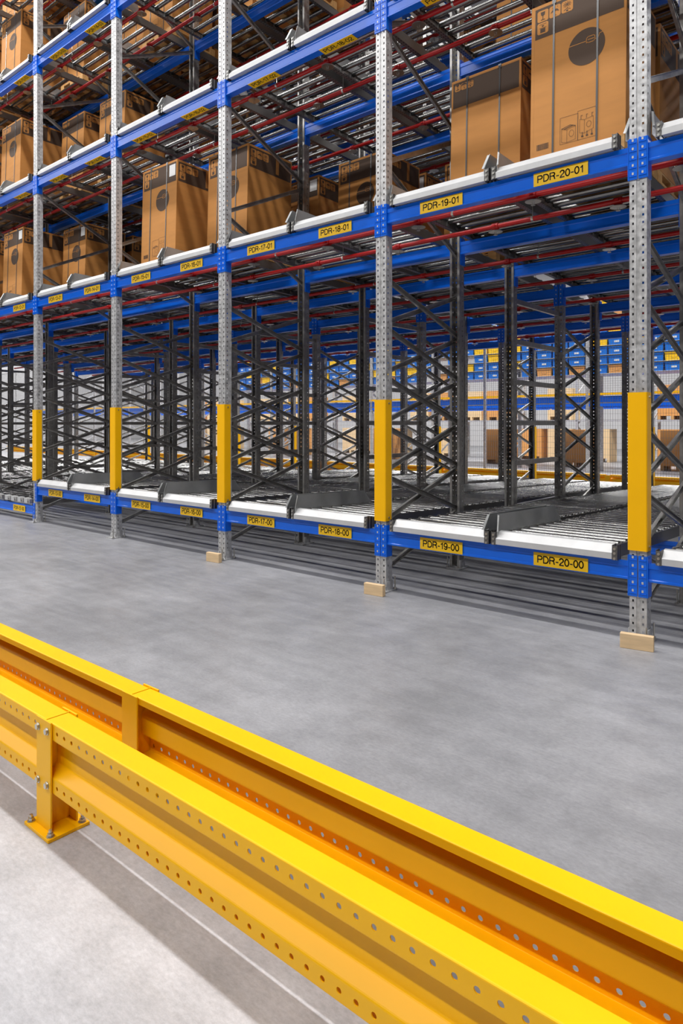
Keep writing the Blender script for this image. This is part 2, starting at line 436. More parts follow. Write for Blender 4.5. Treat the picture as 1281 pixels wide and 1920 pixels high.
# grotesque capitals and digits as centre-line strokes in a cell of height 1
G = {'P': (0.62, [[(0, 0), (0, 1)], [(0, 1), (.32, 1)] + arc(.32, .74, .26, .26, 90, -90) + [(0, .48)]]),
     'D': (0.66, [[(0, 0), (0, 1), (.24, 1)] + arc(.24, .5, .38, .5, 90, -90, 14) + [(0, 0)]]),
     'R': (0.66, [[(0, 0), (0, 1)], [(0, 1), (.34, 1)] + arc(.34, .755, .245, .245, 90, -90) + [(0, .51)], [(.34, .51), (.50, .42), (.54, .28), (.56, .1), (.62, 0)]]),
     '-': (0.30, [[(0, .37), (.28, .37)]]),
     '0': (0.52, [arc(.25, .5, .25, .5, 0, 360, 24)]),
     '1': (0.36, [[(.02, .76), (.14, .80), (.22, .88), (.25, 1), (.25, 0)]]),
     '2': (0.52, [arc(.25, .73, .24, .27, 175, -35, 14) + [(.12, .24), (.01, .0), (.51, .0)]]),
     '3': (0.52, [arc(.25, .76, .22, .24, 160, -90, 12), arc(.25, .26, .25, .26, 90, -165, 14)]),
     '4': (0.52, [[(.38, 0), (.38, 1), (0, .28), (.52, .28)]]),
     '5': (0.52, [[(.46, 1), (.10, 1), (.05, .52)] + arc(.25, .32, .25, .32, 130, -160, 16)]),
     '6': (0.52, [arc(.25, .31, .24, .31, 0, 360, 20), [(.46, .86)] + arc(.26, .62, .25, .38, 60, 190, 12)]),
     '7': (0.50, [[(0, 1), (.49, 1), (.30, .62), (.20, .30), (.16, 0)]]),
     '8': (0.52, [arc(.25, .75, .21, .25, 0, 360, 20), arc(.25, .25, .25, .25, 0, 360, 20)]),
     '9': (0.52, [arc(.26, .69, .24, .31, 0, 360, 20), [(.05, .14)] + arc(.25, .38, .25, .38, 240, 370, 12)])}
def text_mesh(s):
    tot = sum(G[c][0] + 0.16 for c in s) - 0.16; k = 0.335 / tot; hh = GH - GT
    mb = MB(); x = -0.335 / 2
    for c in s:
        for st in G[c][1]:
            P = [(x + a * k * 1.0, (b - 0.5) * hh) for a, b in st]
            for (a, b), (c2, d) in zip(P, P[1:]):
                l = math.hypot(c2 - a, d - b) or 1; ex, ey = (c2 - a) / l * GT / 2, (d - b) / l * GT / 2
                e = 0.45
                mb.add([(a - ex * e - ey, b - ey * e + ex, 0), (c2 + ex * e - ey, d + ey * e + ex, 0), (c2 + ex * e + ey, d + ey * e - ex, 0), (a - ex * e + ey, b - ey * e - ex, 0)], [(0, 1, 2, 3)])
        x += (G[c][0] + 0.16) * k
    return mb.mesh('lettering', M['black'])
def bay_z0(k): return 0.47 if k >= 0 else 0.17
for li, zc in enumerate(LEV):
    for ri, dy in enumerate(ROWS):
        for k in range(KMIN, KMAX + 1):
            z = zc - SLOPE * dy
            if li == 0:
                if ri > 0 and k < -1: continue
                z = bay_z0(k) - (SLOPE * dy if k >= 0 else 0)
                if ri in (2, 4, 5): continue
            if li == 4 and k > 1: continue
            front = ri == 0
            if k == 4: bn = 'PDR-21'
            else: bn = bay_name(k)
            if front:
                if k >= 0 and k < 4: lab = 'blue front beam with yellow signs PDR-%d-%02d and PDR-%d-%02d' % (2 * k + 13, li, 2 * k + 14, li)
                elif k == -1: lab = 'blue front beam with yellow sign PDR-12-%02d at left edge' % li
                elif k == 4: lab = 'blue front beam at right edge, %s' % LEVNAME[li]
                else: lab = 'blue front beam, %s, %s' % (LEVNAME[li], bn)
            else: lab = 'blue cross beam, %s row back, %s, %s' % (ORD[ri], LEVNAME[li], bn)
            t = thing('rack_beam', lab, 'beam', (UX(k), F + dy + (0.0 if front else 0.0), z), 'blue front beams' if front else 'blue cross beams inside the racking')
            put('beam_profile', BEAM, t, (0, 0.004, 0))
            rot = ri in (1, 2, 4, 6)
            if not rot or True:
                yy = 0 if not rot else 0.0
                a = put('end_connector', CONNB_R if rot else CONN_R, t, (0, yy, 0)); b = put('end_connector', CONNB_L if rot else CONN_L, t, (W, yy, 0))
            if rot: t.location.y = F + dy - 0.083
            if front and li < 4:
                for n, off in ((0, 0.605), (1, 1.60)):
                    num = 2 * k + 13 + n
                    if num < 11 or num > 21: continue
                    # on the two upper levels the signs are fixed to the underside, readable from the aisle floor
                    p = put('location_sign', PLATE, t, (off, 0.0035, -0.006)) if li < 2 else put('location_sign', PLATE, t, (off, 0.05, -0.0605), (math.radians(88), 0, 0))
                    p['label'] = 'yellow sign PDR-%d-%02d' % (num, li)
                    put('lettering', text_mesh('PDR-%d-%02d' % (num, li)), p, (0, -0.003, 0), (math.pi / 2, 0, 0))

# ------------------------------------------------------------------ roller lanes
LW = 0.86                       # lane width between tracks
LOFF = [0.588, 1.545]
RP = 0.155; NR = 49; LL = 7.72
RR = 0.029
mb = MB(); mb.cyl((-LW / 2 + 0.03, 0, 0), (LW / 2 - 0.03, 0, 0), RR, 14)
mb.cyl((-LW / 2 + 0.012, 0, 0), (-LW / 2 + 0.03, 0, 0), 0.016, 10, 1); mb.cyl((LW / 2 - 0.03, 0, 0), (LW / 2 - 0.012, 0, 0), 0.016, 10, 1)
ROLLER = mb.mesh('roller', [M['roller'], M['rubber']], smooth=True)
mb = MB()
for i in range(NR): mb.cyl((-LW / 2 + 0.02, 0.16 + i * RP, 0), (LW / 2 - 0.02, 0.16 + i * RP, 0), RR, 8)
ROLLERS = mb.mesh('rollers', M['roller'], smooth=True)
def track_mesh(s):
    mb = MB()
    # C channel facing the lane, with small roller clips along its top
    pts = [(0, 0), (0.045 * s, 0), (0.045 * s, 0.008), (0.006 * s, 0.008), (0.006 * s, 0.082), (0.02 * s, 0.082), (0.02 * s, 0.088), (0, 0.088)]
    mb.prism(pts, 'y', 0, LL)
    for i in range(NR):
        y = 0.16 + i * RP
        mb.box(min(0.006 * s, 0.016 * s), max(0.006 * s, 0.016 * s), y - 0.02, y + 0.02, 0.03, 0.098, 1)
    return mb.mesh('track', [M['track'], M['galv_dark']])
TR_L, TR_R = track_mesh(1), track_mesh(-1)
mb = MB()
pts = [(0.0, 0.0), (0.0, 0.042), (0.045, 0.095), (0.075, 0.10), (0.078, 0.094), (0.05, 0.088), (0.006, 0.038), (0.006, 0.006), (0.05, 0.006), (0.05, 0.0)]
mb.prism(pts, 'x', -LW / 2, LW / 2)
BARM = mb.mesh('entry_bar', M['white_bar'])
def endcap_mesh():
    mb = MB()
    mb.box(-0.018, 0.018, -0.075, -0.071, 0.0, 0.095, 0)
    mb.box(-0.018, -0.014, -0.075, 0, 0.0, 0.10, 0); mb.box(0.014, 0.018, -0.075, 0, 0.0, 0.10, 0)
    for z in (0.01, 0.045, 0.075): mb.cyl((0, -0.082, z), (0, -0.073, z), 0.009, 8, 1)
    return mb.mesh('end_bracket', [M['track'], M['bolt']])
ENDC = endcap_mesh()
def make_lane(full):
    t = thing('roller_lane', 'x', 'roller conveyor', (0, 0, 0), 'gravity roller lanes')
    put('track', TR_L, t, (-LW / 2, 0, 0)); put('track', TR_R, t, (LW / 2, 0, 0))
    put('entry_bar', BARM, t, (0, -0.075, 0.005))
    for s in (-1, 1): put('end_bracket', ENDC, t, (s * (LW / 2 + 0.019), 0.0, 0))
    if full:
        for i in range(NR): put('roller', ROLLER, t, (0, 0.16 + i * RP, 0.072))
    else:
        r = put('rollers', ROLLERS, t, (0, 0, 0.072)); r['kind'] = 'stuff'
    return t
lane_a = make_lane(True); kla = kids_map(lane_a)
lane_b = make_lane(False); klb = kids_map(lane_b)
# lowered left lanes without entry bars
lane_c = thing('roller_lane', 'x', 'roller conveyor', (0, 0, 0), 'gravity roller lanes')
put('track', TR_L, lane_c, (-LW / 2, 0, 0)); put('track', TR_R, lane_c, (LW / 2, 0, 0))
r = put('rollers', ROLLERS, lane_c, (0, 0, 0.072)); r['kind'] = 'stuff'
mb = MB(); mb.box(-0.05, 0.05, -0.05, 0.02, 0.0, 0.075); mb.box(0.05, 0.12, -0.045, 0.02, 0.0, 0.065, 1); mb.cyl((0.085, -0.05, 0.03), (0.085, -0.04, 0.03), 0.018, 10, 2)
BRK = mb.mesh('stop_block', [M['white_bar'], M['galv_dark'], M['rubber']], bevel=0.003)
for i in range(4): put('stop_block', BRK, lane_c, (-0.36 + i * 0.22, 0.0, 0.03))
klc = kids_map(lane_c)
for li, zc in enumerate(LEV):
    for k in range(KMIN, KMAX + 1):
        for n, off in enumerate(LOFF):
            num = 2 * k + 13 + n
            if num > 21: continue
            if li == 4 and k > 1: continue
            z = (zc if (li or k >= 0) else 0.17) + 0.062
            if li == 0 and k < 0: root, km = lane_c, klc
            elif k >= 0 and li < 4: root, km = lane_a, kla
            else: root, km = lane_b, klb
            if 12 <= num <= 20 and li < 4: lab = 'steel roller lane behind sign PDR-%d-%02d' % (num, li)
            elif num == 21: lab = 'steel roller lane at right edge, %s' % LEVNAME[li]
            elif num >= 12: lab = 'steel roller lane of the top level in line above sign PDR-%d' % num
            elif num == 11: lab = 'steel roller lane just left of sign PDR-12, %s' % LEVNAME[li]
            else:
                w = {-2: 'second', -3: 'third', -4: 'fourth', -5: 'fifth'}[k]
                lab = 'steel roller lane, %s half of %s bay left of PDR-13, %s' % ('left' if n == 0 else 'right', w, LEVNAME[li])
            c = dup(root, km, (UX(k) + off, F + 0.035, z), lab)
            if not (li == 0 and k < 0): c.rotation_euler = (-SLOPE, 0, 0)
for km in (kla, klb, klc):
    for o in km: bpy.data.objects.remove(o)

# lane guide plates: funnel hoods between the lanes
def wing(s, L, name):
    mb = MB(); th = 0.003
    # inclined plate, front end cut back, small foot
    xb, xt = 0.056 * s, 0.036 * s
    v = [(xb, 0, 0), (xt, 0.05, 0.125), (xt, L - 0.10, 0.125), (xb, L, 0)]
    nrm = Vector((s * 0.93, 0, 0.36)).normalized() * th
    vs = [Vector(p) for p in v] + [Vector(p) - nrm for p in v]
    mb.add(vs, [(0, 1, 2, 3), (7, 6, 5, 4), (0, 4, 5, 1), (1, 5, 6, 2), (2, 6, 7, 3), (3, 7, 4, 0)])
    a, b = sorted((xb, xb + 0.0 * s)); 
    mb.box(min(xb, xb - 0.004 * s), max(xb, xb - 0.004 * s), 0, L, -0.055, 0.0)
    # stiffening lip along the front edge
    f = [(xb, 0, 0), (xt, 0.05, 0.115), (xt + 0.014 * s, 0.045, 0.118), (xb + 0.014 * s, -0.006, 0.0)]
    vs = [Vector(p) for p in f] + [Vector(p) + Vector((0, -0.003, 0)) for p in f]
    mb.add(vs, [(0, 1, 2, 3), (7, 6, 5, 4), (0, 4, 5, 1), (1, 5, 6, 2), (2, 6, 7, 3), (3, 7, 4, 0)])
    return mb.mesh(name, M['guide'])
WL, WR = wing(-1, 1.18, 'guide_plate'), wing(1, 1.18, 'guide_plate')
WLS, WRS = wing(-1, 0.42, 'guide_plate'), wing(1, 0.42, 'guide_plate')
for li, zc in enumerate(LEV[:4]):
    for k in range(KMIN, KMAX + 1):
        if li == 0 and k < 0: continue
        z = zc + 0.155 + 0.012
        if k < 4:
            nm = 'PDR-%d-%02d and PDR-%d-%02d' % (2 * k + 13, li, 2 * k + 14, li) if k >= 0 else '%s, %s' % (bay_name(k), LEVNAME[li])
            g = thing('lane_guide', 'bent steel guide hood between lanes ' + nm, 'lane guide', (UX(k) + W / 2, F - 0.03, z), 'guide hoods between lanes', (-SLOPE, 0, 0))
            put('guide_plate', WL, g); put('guide_plate', WR, g)
        for s, me in ((-1, WLS), (1, WRS)):
            if li == 0 : continue
            g = put('edge_guide', me, None, (UX(k) + s * 0.03, F + 0.02, z), (-SLOPE, 0, 0))
            tag(g, 'steel guide plate %s of front post, %s, %s' % ('left' if s < 0 else 'right', line_name(k).replace('signs ', '').replace(' of sign', ' of'), LEVNAME[li]), 'lane guide', 'guide plates beside the front posts')

# ------------------------------------------------------------------ sprinkler pipes
mb = MB(); mb.cyl((0, 0, -0.005), (0, 0, -0.04), 0.011, 8); mb.cyl((0, 0, -0.075), (0, 0, -0.078), 0.018, 10)
mb.cyl((0, 0, -0.036), (0, 0, -0.046), 0.030, 16, 0, 0.062); mb.cyl((0, 0, -0.046), (0, 0, -0.050), 0.062, 16, 0, 0.062)
mb.bar((0.014, 0, -0.045), (0.004, 0, -0.076), 0.004, 0.004); mb.bar((-0.014, 0, -0.045), (-0.004, 0, -0.076), 0.004, 0.004)
HEAD = mb.mesh('sprinkler_head', M['brass'], smooth=True)
mb = MB(); mb.cyl((-0.03, 0, 0), (0.03, 0, 0), 0.030, 14); mb.cyl((0, 0, 0.02), (0, 0, -0.035), 0.014, 10); mb.box(-0.012, 0.012, -0.04, 0.04, -0.008, 0.008)
COUP = mb.mesh('pipe_coupling', M['red'], smooth=True)
mb = MB(); mb.cyl((0, 0, 0.018), (0, 0, 0.17), 0.004, 6); mb.cyl((-0.01, 0, 0), (0.01, 0, 0), 0.023, 12)
HANG = mb.mesh('hanger', M['bolt'])
PX0, PX1 = UX(KMIN), 0.9
mb = MB(); mb.cyl((PX0, 0, 0), (PX1, 0, 0), 0.0215, 14); PIPE = mb.mesh('sprinkler_pipe', M['red'], smooth=True)
PY = [0.28, 0.80, 1.95, 3.1, 4.4, 5.7, 6.9]
for li, zc in enumerate(LEV):
    if li == 0: continue
    for pi, dy in enumerate(PY):
        if li == 4 and pi > 4: continue
        z = zc - 0.005 - SLOPE * dy
        t = put('sprinkler_pipe', PIPE, None, (0, F + dy, z - 0.0))
        tag(t, 'red sprinkler pipe, %s from the front, hung under the %s' % (['first', 'second', 'third', 'fourth', 'fifth', 'sixth', 'seventh'][pi], LEVNAME[li]), 'sprinkler pipe', 'red sprinkler pipes')
        for k in range(-2, KMAX + 1):
            for n in range(2):
                x = UX(k) + 0.2 + (0.47 if pi % 2 else 0) + n * W / 2
                if x > 0.8: continue
                put('sprinkler_head', HEAD, t, (x, 0, 0)); put('pipe_coupling', COUP, t, (x, 0, 0))
                if n == 0 and pi < 4: put('hanger', HANG, t, (x + 0.35, 0, 0))

# ------------------------------------------------------------------ cardboard boxes on pallets
BW, BD, BH = 0.70, 0.70, 1.175
def face_draw(mb, P, w, h, front, plain=False):
    e = 0.0008
    def rect(u0, u1, v0, v1, mi, lay=1):
        mb.add([P(u0, v0, e * lay), P(u1, v0, e * lay), P(u1, v1, e * lay), P(u0, v1, e * lay)], [(0, 1, 2, 3)], mi)
    def poly(pts, mi, lay=1):
        mb.add([P(u, v, e * lay) for u, v in pts], [list(range(len(pts)))], mi)
    def line(pts, t, mi, lay=2):
        for (a, b), (c, d) in zip(pts, pts[1:]):
            l = math.hypot(c - a, d - b) or 1; nx, ny = -(d - b) / l * t / 2, (c - a) / l * t / 2
            ex, ey = (c - a) / l * t / 2, (d - b) / l * t / 2
            poly([(a - ex + nx, b - ey + ny), (c + ex + nx, d + ey + ny), (c + ex - nx, d + ey - ny), (a - ex - nx, b - ey - ny)], mi, lay)
    v0, v1 = h - 0.26, h - 0.025
    rect(0.018, w - 0.018, v0, v1, 1, 1)
    s = 0.062 if plain else 0.088
    u = 0.035
    cells = [(u, v1 - 0.02 - s), (u + s * 1.08, v1 - 0.02 - s), (u + s * 2.16, v1 - 0.02 - s), (u, v1 - 0.02 - s * 2.08)]
    for i, (a, b) in enumerate(cells[:3] if plain else cells):
        c = 0.01
        poly([(a + c, b), (a + s - c, b), (a + s, b + c), (a + s, b + s - c), (a + s - c, b + s), (a + c, b + s), (a, b + s - c), (a, b + c)], 0, 2)
        m = a + s / 2
        if i == 0:      # glass
            poly([(m - .018, b + .075), (m + .018, b + .075), (m + .014, b + .05), (m, b + .042), (m - .014, b + .05)], 1, 3)
            rect(m - .003, m + .003, b + .016, b + .045, 1, 3); rect(m - .016, m + .016, b + .012, b + .018, 1, 3)
        elif i == 1:    # umbrella
            poly([(m - .034, b + .036), (m - .02, b + .056), (m, b + .062), (m + .02, b + .056), (m + .034, b + .036), (m + .012, b + .044), (m - .012, b + .044)], 1, 3)
            rect(m - .002, m + .002, b + .014, b + .045, 1, 3); rect(m - .002, m + .012, b + .010, b + .014, 1, 3)
            for q in (-.02, 0, .02): rect(m + q - .0015, m + q + .0015, b + .068, b + .078, 1, 3)
        elif i == 2:    # keep from heat
            for q in range(12):
                an = q * math.pi / 6; line([(m + .012 * math.cos(an), b + .058 + .010 * math.sin(an)), (m + .03 * math.cos(an), b + .058 + .024 * math.sin(an))], .003, 1, 3)
            poly([(m + .008 * math.cos(q * math.pi / 4), b + .058 + .008 * math.sin(q * math.pi / 4)) for q in range(8)], 1, 3)
            line([(m - .024, b + .018), (m, b + .03), (m + .024, b + .018)], .004, 1, 3); rect(m - .008, m + .008, b + .006, b + .018, 1, 3)
        else:           # stacking
            rect(m - .02, m + .02, b + .01, b + .042, 1, 3); rect(m - .028, m + .028, b + .045, b + .048, 1, 3)
            poly([(m - .012, b + .066), (m + .012, b + .066), (m, b + .052)], 1, 3); rect(m - .028, m + .028, b + .074, b + .077, 1, 3)
    if front and plain: return
    if front:
        cu, cv, r = w * 0.595, h * 0.62, 0.135
        poly([(cu + r * math.cos(q * math.pi / 24), cv + r * math.sin(q * math.pi / 24)) for q in range(48)], 1, 1)
        zt = cv + 0.045
        line([(cu - r * 0.93, zt - .006), (cu + 0.0, zt - .006)], .005, 0, 2)
        line([(cu + 0.0, zt - .02), (cu + 0.0, zt + .012), (cu + .012, zt + .022), (cu + .052, zt + .022), (cu + .062, zt + .014), (cu + .062, zt - .012), (cu + .052, zt - .022), (cu + .012, zt - .022), (cu, zt - .012)], .005, 0, 2)
        line([(cu + .012, zt), (cu + .052, zt)], .005, 0, 2)
        line([(cu + .062, zt - .012), (cu + .085, zt - .008), (cu + .095, zt + .02), (cu + r * 0.86, zt + .022)], .005, 0, 2)
        # product drawings in thin outline
        for (a, b, ww, hh) in ((w * .32, .05, .135, .20), (w * .51, .05, .135, .215)):
            line([(a, b), (a, b + hh), (a + ww, b + hh), (a + ww, b), (a, b)], .002, 1, 1)
        a, b = w * .32 + .012, .065
        line([(a, b), (a, b + .10), (a + .04, b + .085), (a + .04, b - .01), (a, b)], .002, 1, 2)
        line([(a + .04, b + .085), (a + .105, b + .10), (a + .105, b), (a + .04, b - .01)], .002, 1, 2)
        line([(a, b + .10), (a + .065, b + .115), (a + .105, b + .10)], .004, 1, 2); line([(a + .02, b + .093), (a + .085, b + .108)], .005, 1, 2)
        line([(a + .075 + .018 * math.cos(q * math.pi / 6), b + .05 + .024 * math.sin(q * math.pi / 6)) for q in range(13)], .002, 1, 2)
        a, b = w * .51 + .015, .10
        line([(a, b), (a, b + .10), (a + .035, b + .09), (a + .035, b - .01), (a, b)], .002, 1, 2)
        line([(a + .035, b + .09), (a + .10, b + .10), (a + .10, b + .01), (a + .035, b - .01)], .002, 1, 2)
        line([(a + .068 + .017 * math.cos(q * math.pi / 6), b + .05 + .022 * math.sin(q * math.pi / 6)) for q in range(13)], .002, 1, 2)
        for q in (0, .04, .08): line([(a + q + .01, b + .10), (a + q + .01, b + .125), (a + q + .02, b + .125)], .003, 1, 2)
        for q in (.02, .055, .09): line([(a + q, b), (a + q, b - .025)], .004, 1, 2); rect(a + q - .008, a + q + .008, b - .035, b - .025, 1, 2)
        uu = 0.04
        random.seed(3)
        while uu < 0.135:
            ww = random.choice((.002, .003, .005)); rect(uu, uu + ww, .05, .095, 1, 1); uu += ww + random.choice((.002, .003))
    else:
        rect(w * 0.62, w * 0.62 + 0.05, v0 + 0.03, v1, 0, 2)
mb = MB(); mb.box(-BW / 2, BW / 2, 0, BD, 0, BH)
# corner edges
for sx in (-1, 1):
    mb.box(sx * BW / 2 - 0.012, sx * BW / 2 + 0.0 if sx > 0 else sx * BW / 2 + 0.012, -0.0005, 0, 0, BH)
face_draw(mb, lambda u, v, e: (-BW / 2 + u, -e - 0.0005, v), BW, BH, True)
face_draw(mb, lambda u, v, e: (BW / 2 + e + 0.0005, u, v), BD, BH, False)
BOXM = mb.mesh('carton', [M['card'], M['card_print']])
mb = MB(); mb.box(-BW / 2, BW / 2, 0, BD, 0, BH)
face_draw(mb, lambda u, v, e: (-BW / 2 + u, -e - 0.0005, v), BW, BH, True, True)
face_draw(mb, lambda u, v, e: (BW / 2 + e + 0.0005, u, v), BD, BH, False)
BOXP = mb.mesh('carton', [M['card'], M['card_print']])
# recalc can flip single printed faces; harmless (double sided)
def strap_mesh(x):
    mb = MB(); t = 0.003; w = 0.007
    mb.box(x - w, x + w, -0.005, -0.0035, 0, BH + t); mb.box(x - w, x + w, BD, BD + t, 0, BH + t); mb.box(x - w, x + w, -0.005, BD + t, BH, BH + t)
    mb.box(x - 0.014, x + 0.014, -0.006, 0.03, BH - 0.03, BH + 0.005)
    return mb.mesh('strap', M['strap'])
ST1, ST2 = strap_mesh(-BW / 2 + BW * 0.24), strap_mesh(-BW / 2 + BW * 0.71)
mb = MB(); mb.box(-0.06, 0.06, -0.0045, -0.0035, -0.07, 0.07); PAPER = mb.mesh('paper_label', M['paper'])
def make_box(p, me=None):
    t = thing('cardboard_box', 'x', 'cardboard box', (0, 0, 0), 'tall cardboard boxes in the lanes')
    put('carton', me or BOXM, t); put('strap', ST1, t); put('strap', ST2, t)
    if p: put('paper_label', PAPER, t, (0.26, 0, BH - 0.12))
    return t
box_a = make_box(False); kba = kids_map(box_a)
box_b = make_box(True); kbb = kids_map(box_b)
box_c = make_box(False, BOXP); kbc = kids_map(box_c)
mb = MB()
for x in (-0.35, -0.05, 0.25): mb.box(x, x + 0.10, 0, 0.78, 0, 0.022)
for x in (-0.35, -0.05, 0.25):
    for y in (0, 0.34, 0.68): mb.box(x, x + 0.10, y, y + 0.10, 0.022, 0.07)
for y in (0, 0.34, 0.68): mb.box(-0.35, 0.35, y, y + 0.10, 0.07, 0.085)
for i in range(5): mb.box(-0.35 + i * 0.15, -0.35 + i * 0.15 + 0.10, 0, 0.78, 0.085, 0.10)
PALL = mb.mesh('pallet', M['pallet'])
def lane_x(num): 
    k = (num - 13) // 2; return UX(k) + (0.60, 1.62)[(num - 13) % 2] - (0.05 if num == 19 else 0)
# (lane, level, y position, paper label)
cargo = [(20, 1, 4.95, 0), (19, 1, 5.50, 0), (20, 1, 5.75, 0), (15, 1, 4.95, 1), (16, 1, 5.19, 0), (17, 1, 6.30, 0), (16, 1, 6.38, 1), (17, 1, 7.15, 1), (18, 1, 7.1, 1),
         (11, 1, 5.03, 1), (12, 1, 5.56, 1), (10, 1, 5.1, 0), (11, 2, 5.00, 0), (12, 2, 5.53, 0), (13, 2, 5.57, 0), (12, 2, 6.35, 0), (11, 2, 5.85, 0), (14, 2, 6.6, 0),
         (10, 2, 5.0, 0), (11, 3, 5.0, 0), (12, 3, 5.55, 0), (10, 3, 5.1, 0), (11, 3, 5.9, 0), (12, 3, 6.4, 0), (13, 3, 5.9, 0), (14, 3, 5.7, 0), (13, 3, 6.8, 0), (14, 3, 6.6, 0),
         (15, 3, 6.2, 0), (16, 3, 6.0, 0), (15, 3, 7.1, 0), (16, 3, 6.9, 0), (17, 3, 6.6, 0), (18, 3, 6.4, 0), (19, 3, 6.0, 0), (19, 2, 6.4, 0), (20, 2, 6.2, 0), (20, 2, 5.3, 0), (20, 3, 5.6, 0),
         (11, 4, 5.6, 0), (12, 4, 5.4, 0), (13, 4, 5.6, 0), (14, 4, 5.4, 0), (13, 4, 6.5, 0), (14, 4, 6.4, 0), (15, 4, 5.8, 0), (12, 4, 6.3, 0), (10, 4, 5.5, 0), (10, 4, 6.5, 0), (11, 4, 6.6, 0),
         (21, 2, 5.2, 0), (18, 2, 7.4, 0), (12, 1, 6.4, 0), (11, 1, 5.9, 0), (10, 2, 6.0, 0), (9, 1, 5.4, 0), (9, 2, 5.4, 0), (9, 3, 5.4, 0), (15, 1, 5.85, 0)]
seen = {}
for num, li, y, pl in sorted(cargo, key=lambda c: (c[0], c[1], c[2])):
    q = seen.get((num, li), 0); seen[(num, li)] = q + 1
    place = ['at the front', 'second', 'third'][q]
    where = 'lane PDR-%d-%02d' % (num, li) if li < 4 else 'top level lane above PDR-%d' % num
    dz = 0.062 + 0.101
    z = LEV[li] + dz - SLOPE * (y - F - 0.035) + 0.0
    desc = 'box with dark band' + (' and paper label' if pl else '') if pl else 'cardboard box with dark band'
    root, km = (box_b, kbb) if pl else (box_a, kba)
    if not pl and (num, q) in ((19, 0), (12, 0)): root, km = box_c, kbc; desc = 'plain cardboard box'
    c = dup(root, km, (lane_x(num), y, z + 0.1005), '%s, %s in %s' % (desc, ['front one', 'second', 'third'][q], where))
    c.rotation_euler = (-SLOPE, 0, random.uniform(-0.012, 0.012))
    p = put('pallet', PALL, None, (lane_x(num), y - 0.02, z), (-SLOPE, 0, 0))
    tag(p, 'wooden pallet under the %s box in %s' % (['front', 'second', 'third'][q], where), 'pallet', 'wooden pallets in the lanes')
for km in (kba, kbb, kbc):
    for o in km: bpy.data.objects.remove(o)

# ------------------------------------------------------------------ timber blocks at the front posts
for k, w in ((2, 0.19), (3, 0.19), (4, 0.20)):
    mb = MB(); mb.box(-w / 2, w / 2, -0.022, 0.022, 0, 0.095)
    o = mb.build('wood_block', M['wood'], None, (UX(k) + 0.055 - 0.02, F - 0.135, 0.0), (0, 0, 0.18 if k == 4 else 0.08), bevel=0.003)
    tag(o, 'pale wooden block on the floor before the front post ' + line_name(k), 'wooden block', 'wooden blocks at the front posts')

# ------------------------------------------------------------------ double yellow barrier in the foreground
BX = -2.385                    # post centre
def rail_profile():
    raw = [(0.085, 0.366), (0.085, 0.392), (0.0, 0.392), (0.0, 0.332), (0.040, 0.305), (0.040, 0.228), (0.0, 0.200), (0.0, 0.144), (0.085, 0.144), (0.085, 0.162)]
    r = 0.005; pts = [raw[0]]; fl = []
    for i in range(1, len(raw) - 1):
        p = Vector(raw[i]); a = (Vector(raw[i - 1]) - p).normalized(); b = (Vector(raw[i + 1]) - p).normalized()
        for k in range(4):
            t = k / 3; q = (p + a * r) * (1 - t) ** 2 + p * 2 * t * (1 - t) + (p + b * r) * t * t
            fl.append(1 if (k == 0 and i in (3, 7)) else 0); pts.append(tuple(q))
    fl.append(0); pts.append(raw[-1]); return pts, fl
rp, rf = rail_profile()
RN = 78
RAIL = sheet('barrier_rail', rp, rf, RN, 0.05, 0.0075, lambda u, v, s: (s, u, v), M['yellow'], 0.003, 16)
mb = MB()
mb.box(-0.052, 0.052, -0.008, -0.001, 0.012, 0.396); mb.box(-0.052, 0.052, 0.088, 0.095, 0.012, 0.396); mb.box(-0.003, 0.003, -0.001, 0.088, 0.012, 0.394)
BPOST = mb.mesh('post', M['yellow'], bevel=0.0012)
mb = MB(); mb.box(-0.09, 0.09, -0.035, 0.12, 0.0, 0.012); BPLATE = mb.mesh('base_plate', M['yellow'], bevel=0.0015)
mb = MB(); mb.cyl((0, 0, 0), (0, 0, 0.003), 0.014, 14); mb.cyl((0, 0, 0.003), (0, 0, 0.013), 0.0105, 6); mb.cyl((0, 0, 0.013), (0, 0, 0.024), 0.006, 10)
BANCH = mb.mesh('anchor_bolt', M['bolt'])
mb = MB(); mb.cyl((0, 0, 0), (0, -0.003, 0), 0.013, 14); mb.cyl((0, -0.003, 0), (0, -0.010, 0), 0.0105, 6); BHEX = mb.mesh('hex_bolt', M['bolt'])
def barrier_post(loc, rot, lab, grp='yellow barrier posts'):
    t = thing('barrier_post', lab, 'barrier post', loc, grp, (0, 0, rot))
    put('post', BPOST, t); p = put('base_plate', BPLATE, t)
    for x, y in ((-0.072, -0.018), (0.072, -0.018), (-0.072, 0.10), (0.072, 0.10)): put('anchor_bolt', BANCH, p, (x, y, 0.012))
    for x in (-0.036, 0.030):
        for z in (0.362, 0.172): put('hex_bolt', BHEX, t, (x, -0.008, z))
    return t
YF, YB = 1.160, 1.572
xs = [BX, BX + 4.0, BX - 4.0]
wd = ['at lower left', 'beyond the right edge', 'beyond the left edge']
for i, x in enumerate(xs):
    barrier_post((x, YF, 0), 0, 'yellow I-section barrier post of the near rail, ' + wd[i])
    barrier_post((x + 0.03, YB, 0), math.pi, 'yellow I-section barrier post of the far rail, ' + wd[i])
for x0, w in ((BX + 0.006, 'right of the posts'), (BX - 0.006 - RN * 0.05, 'left of the posts')):
    o = put('barrier_rail', RAIL, None, (x0, YF + 0.001, 0)); tag(o, 'yellow perforated near barrier rail, %s, bands facing the viewer' % w, 'barrier rail', 'yellow barrier rails')
    o = put('barrier_rail', RAIL, None, (x0 + 0.03 + RN * 0.05, YB - 0.001, 0), (0, 0, math.pi)); tag(o, 'yellow perforated far barrier rail, %s, open back facing viewer' % w, 'barrier rail', 'yellow barrier rails')

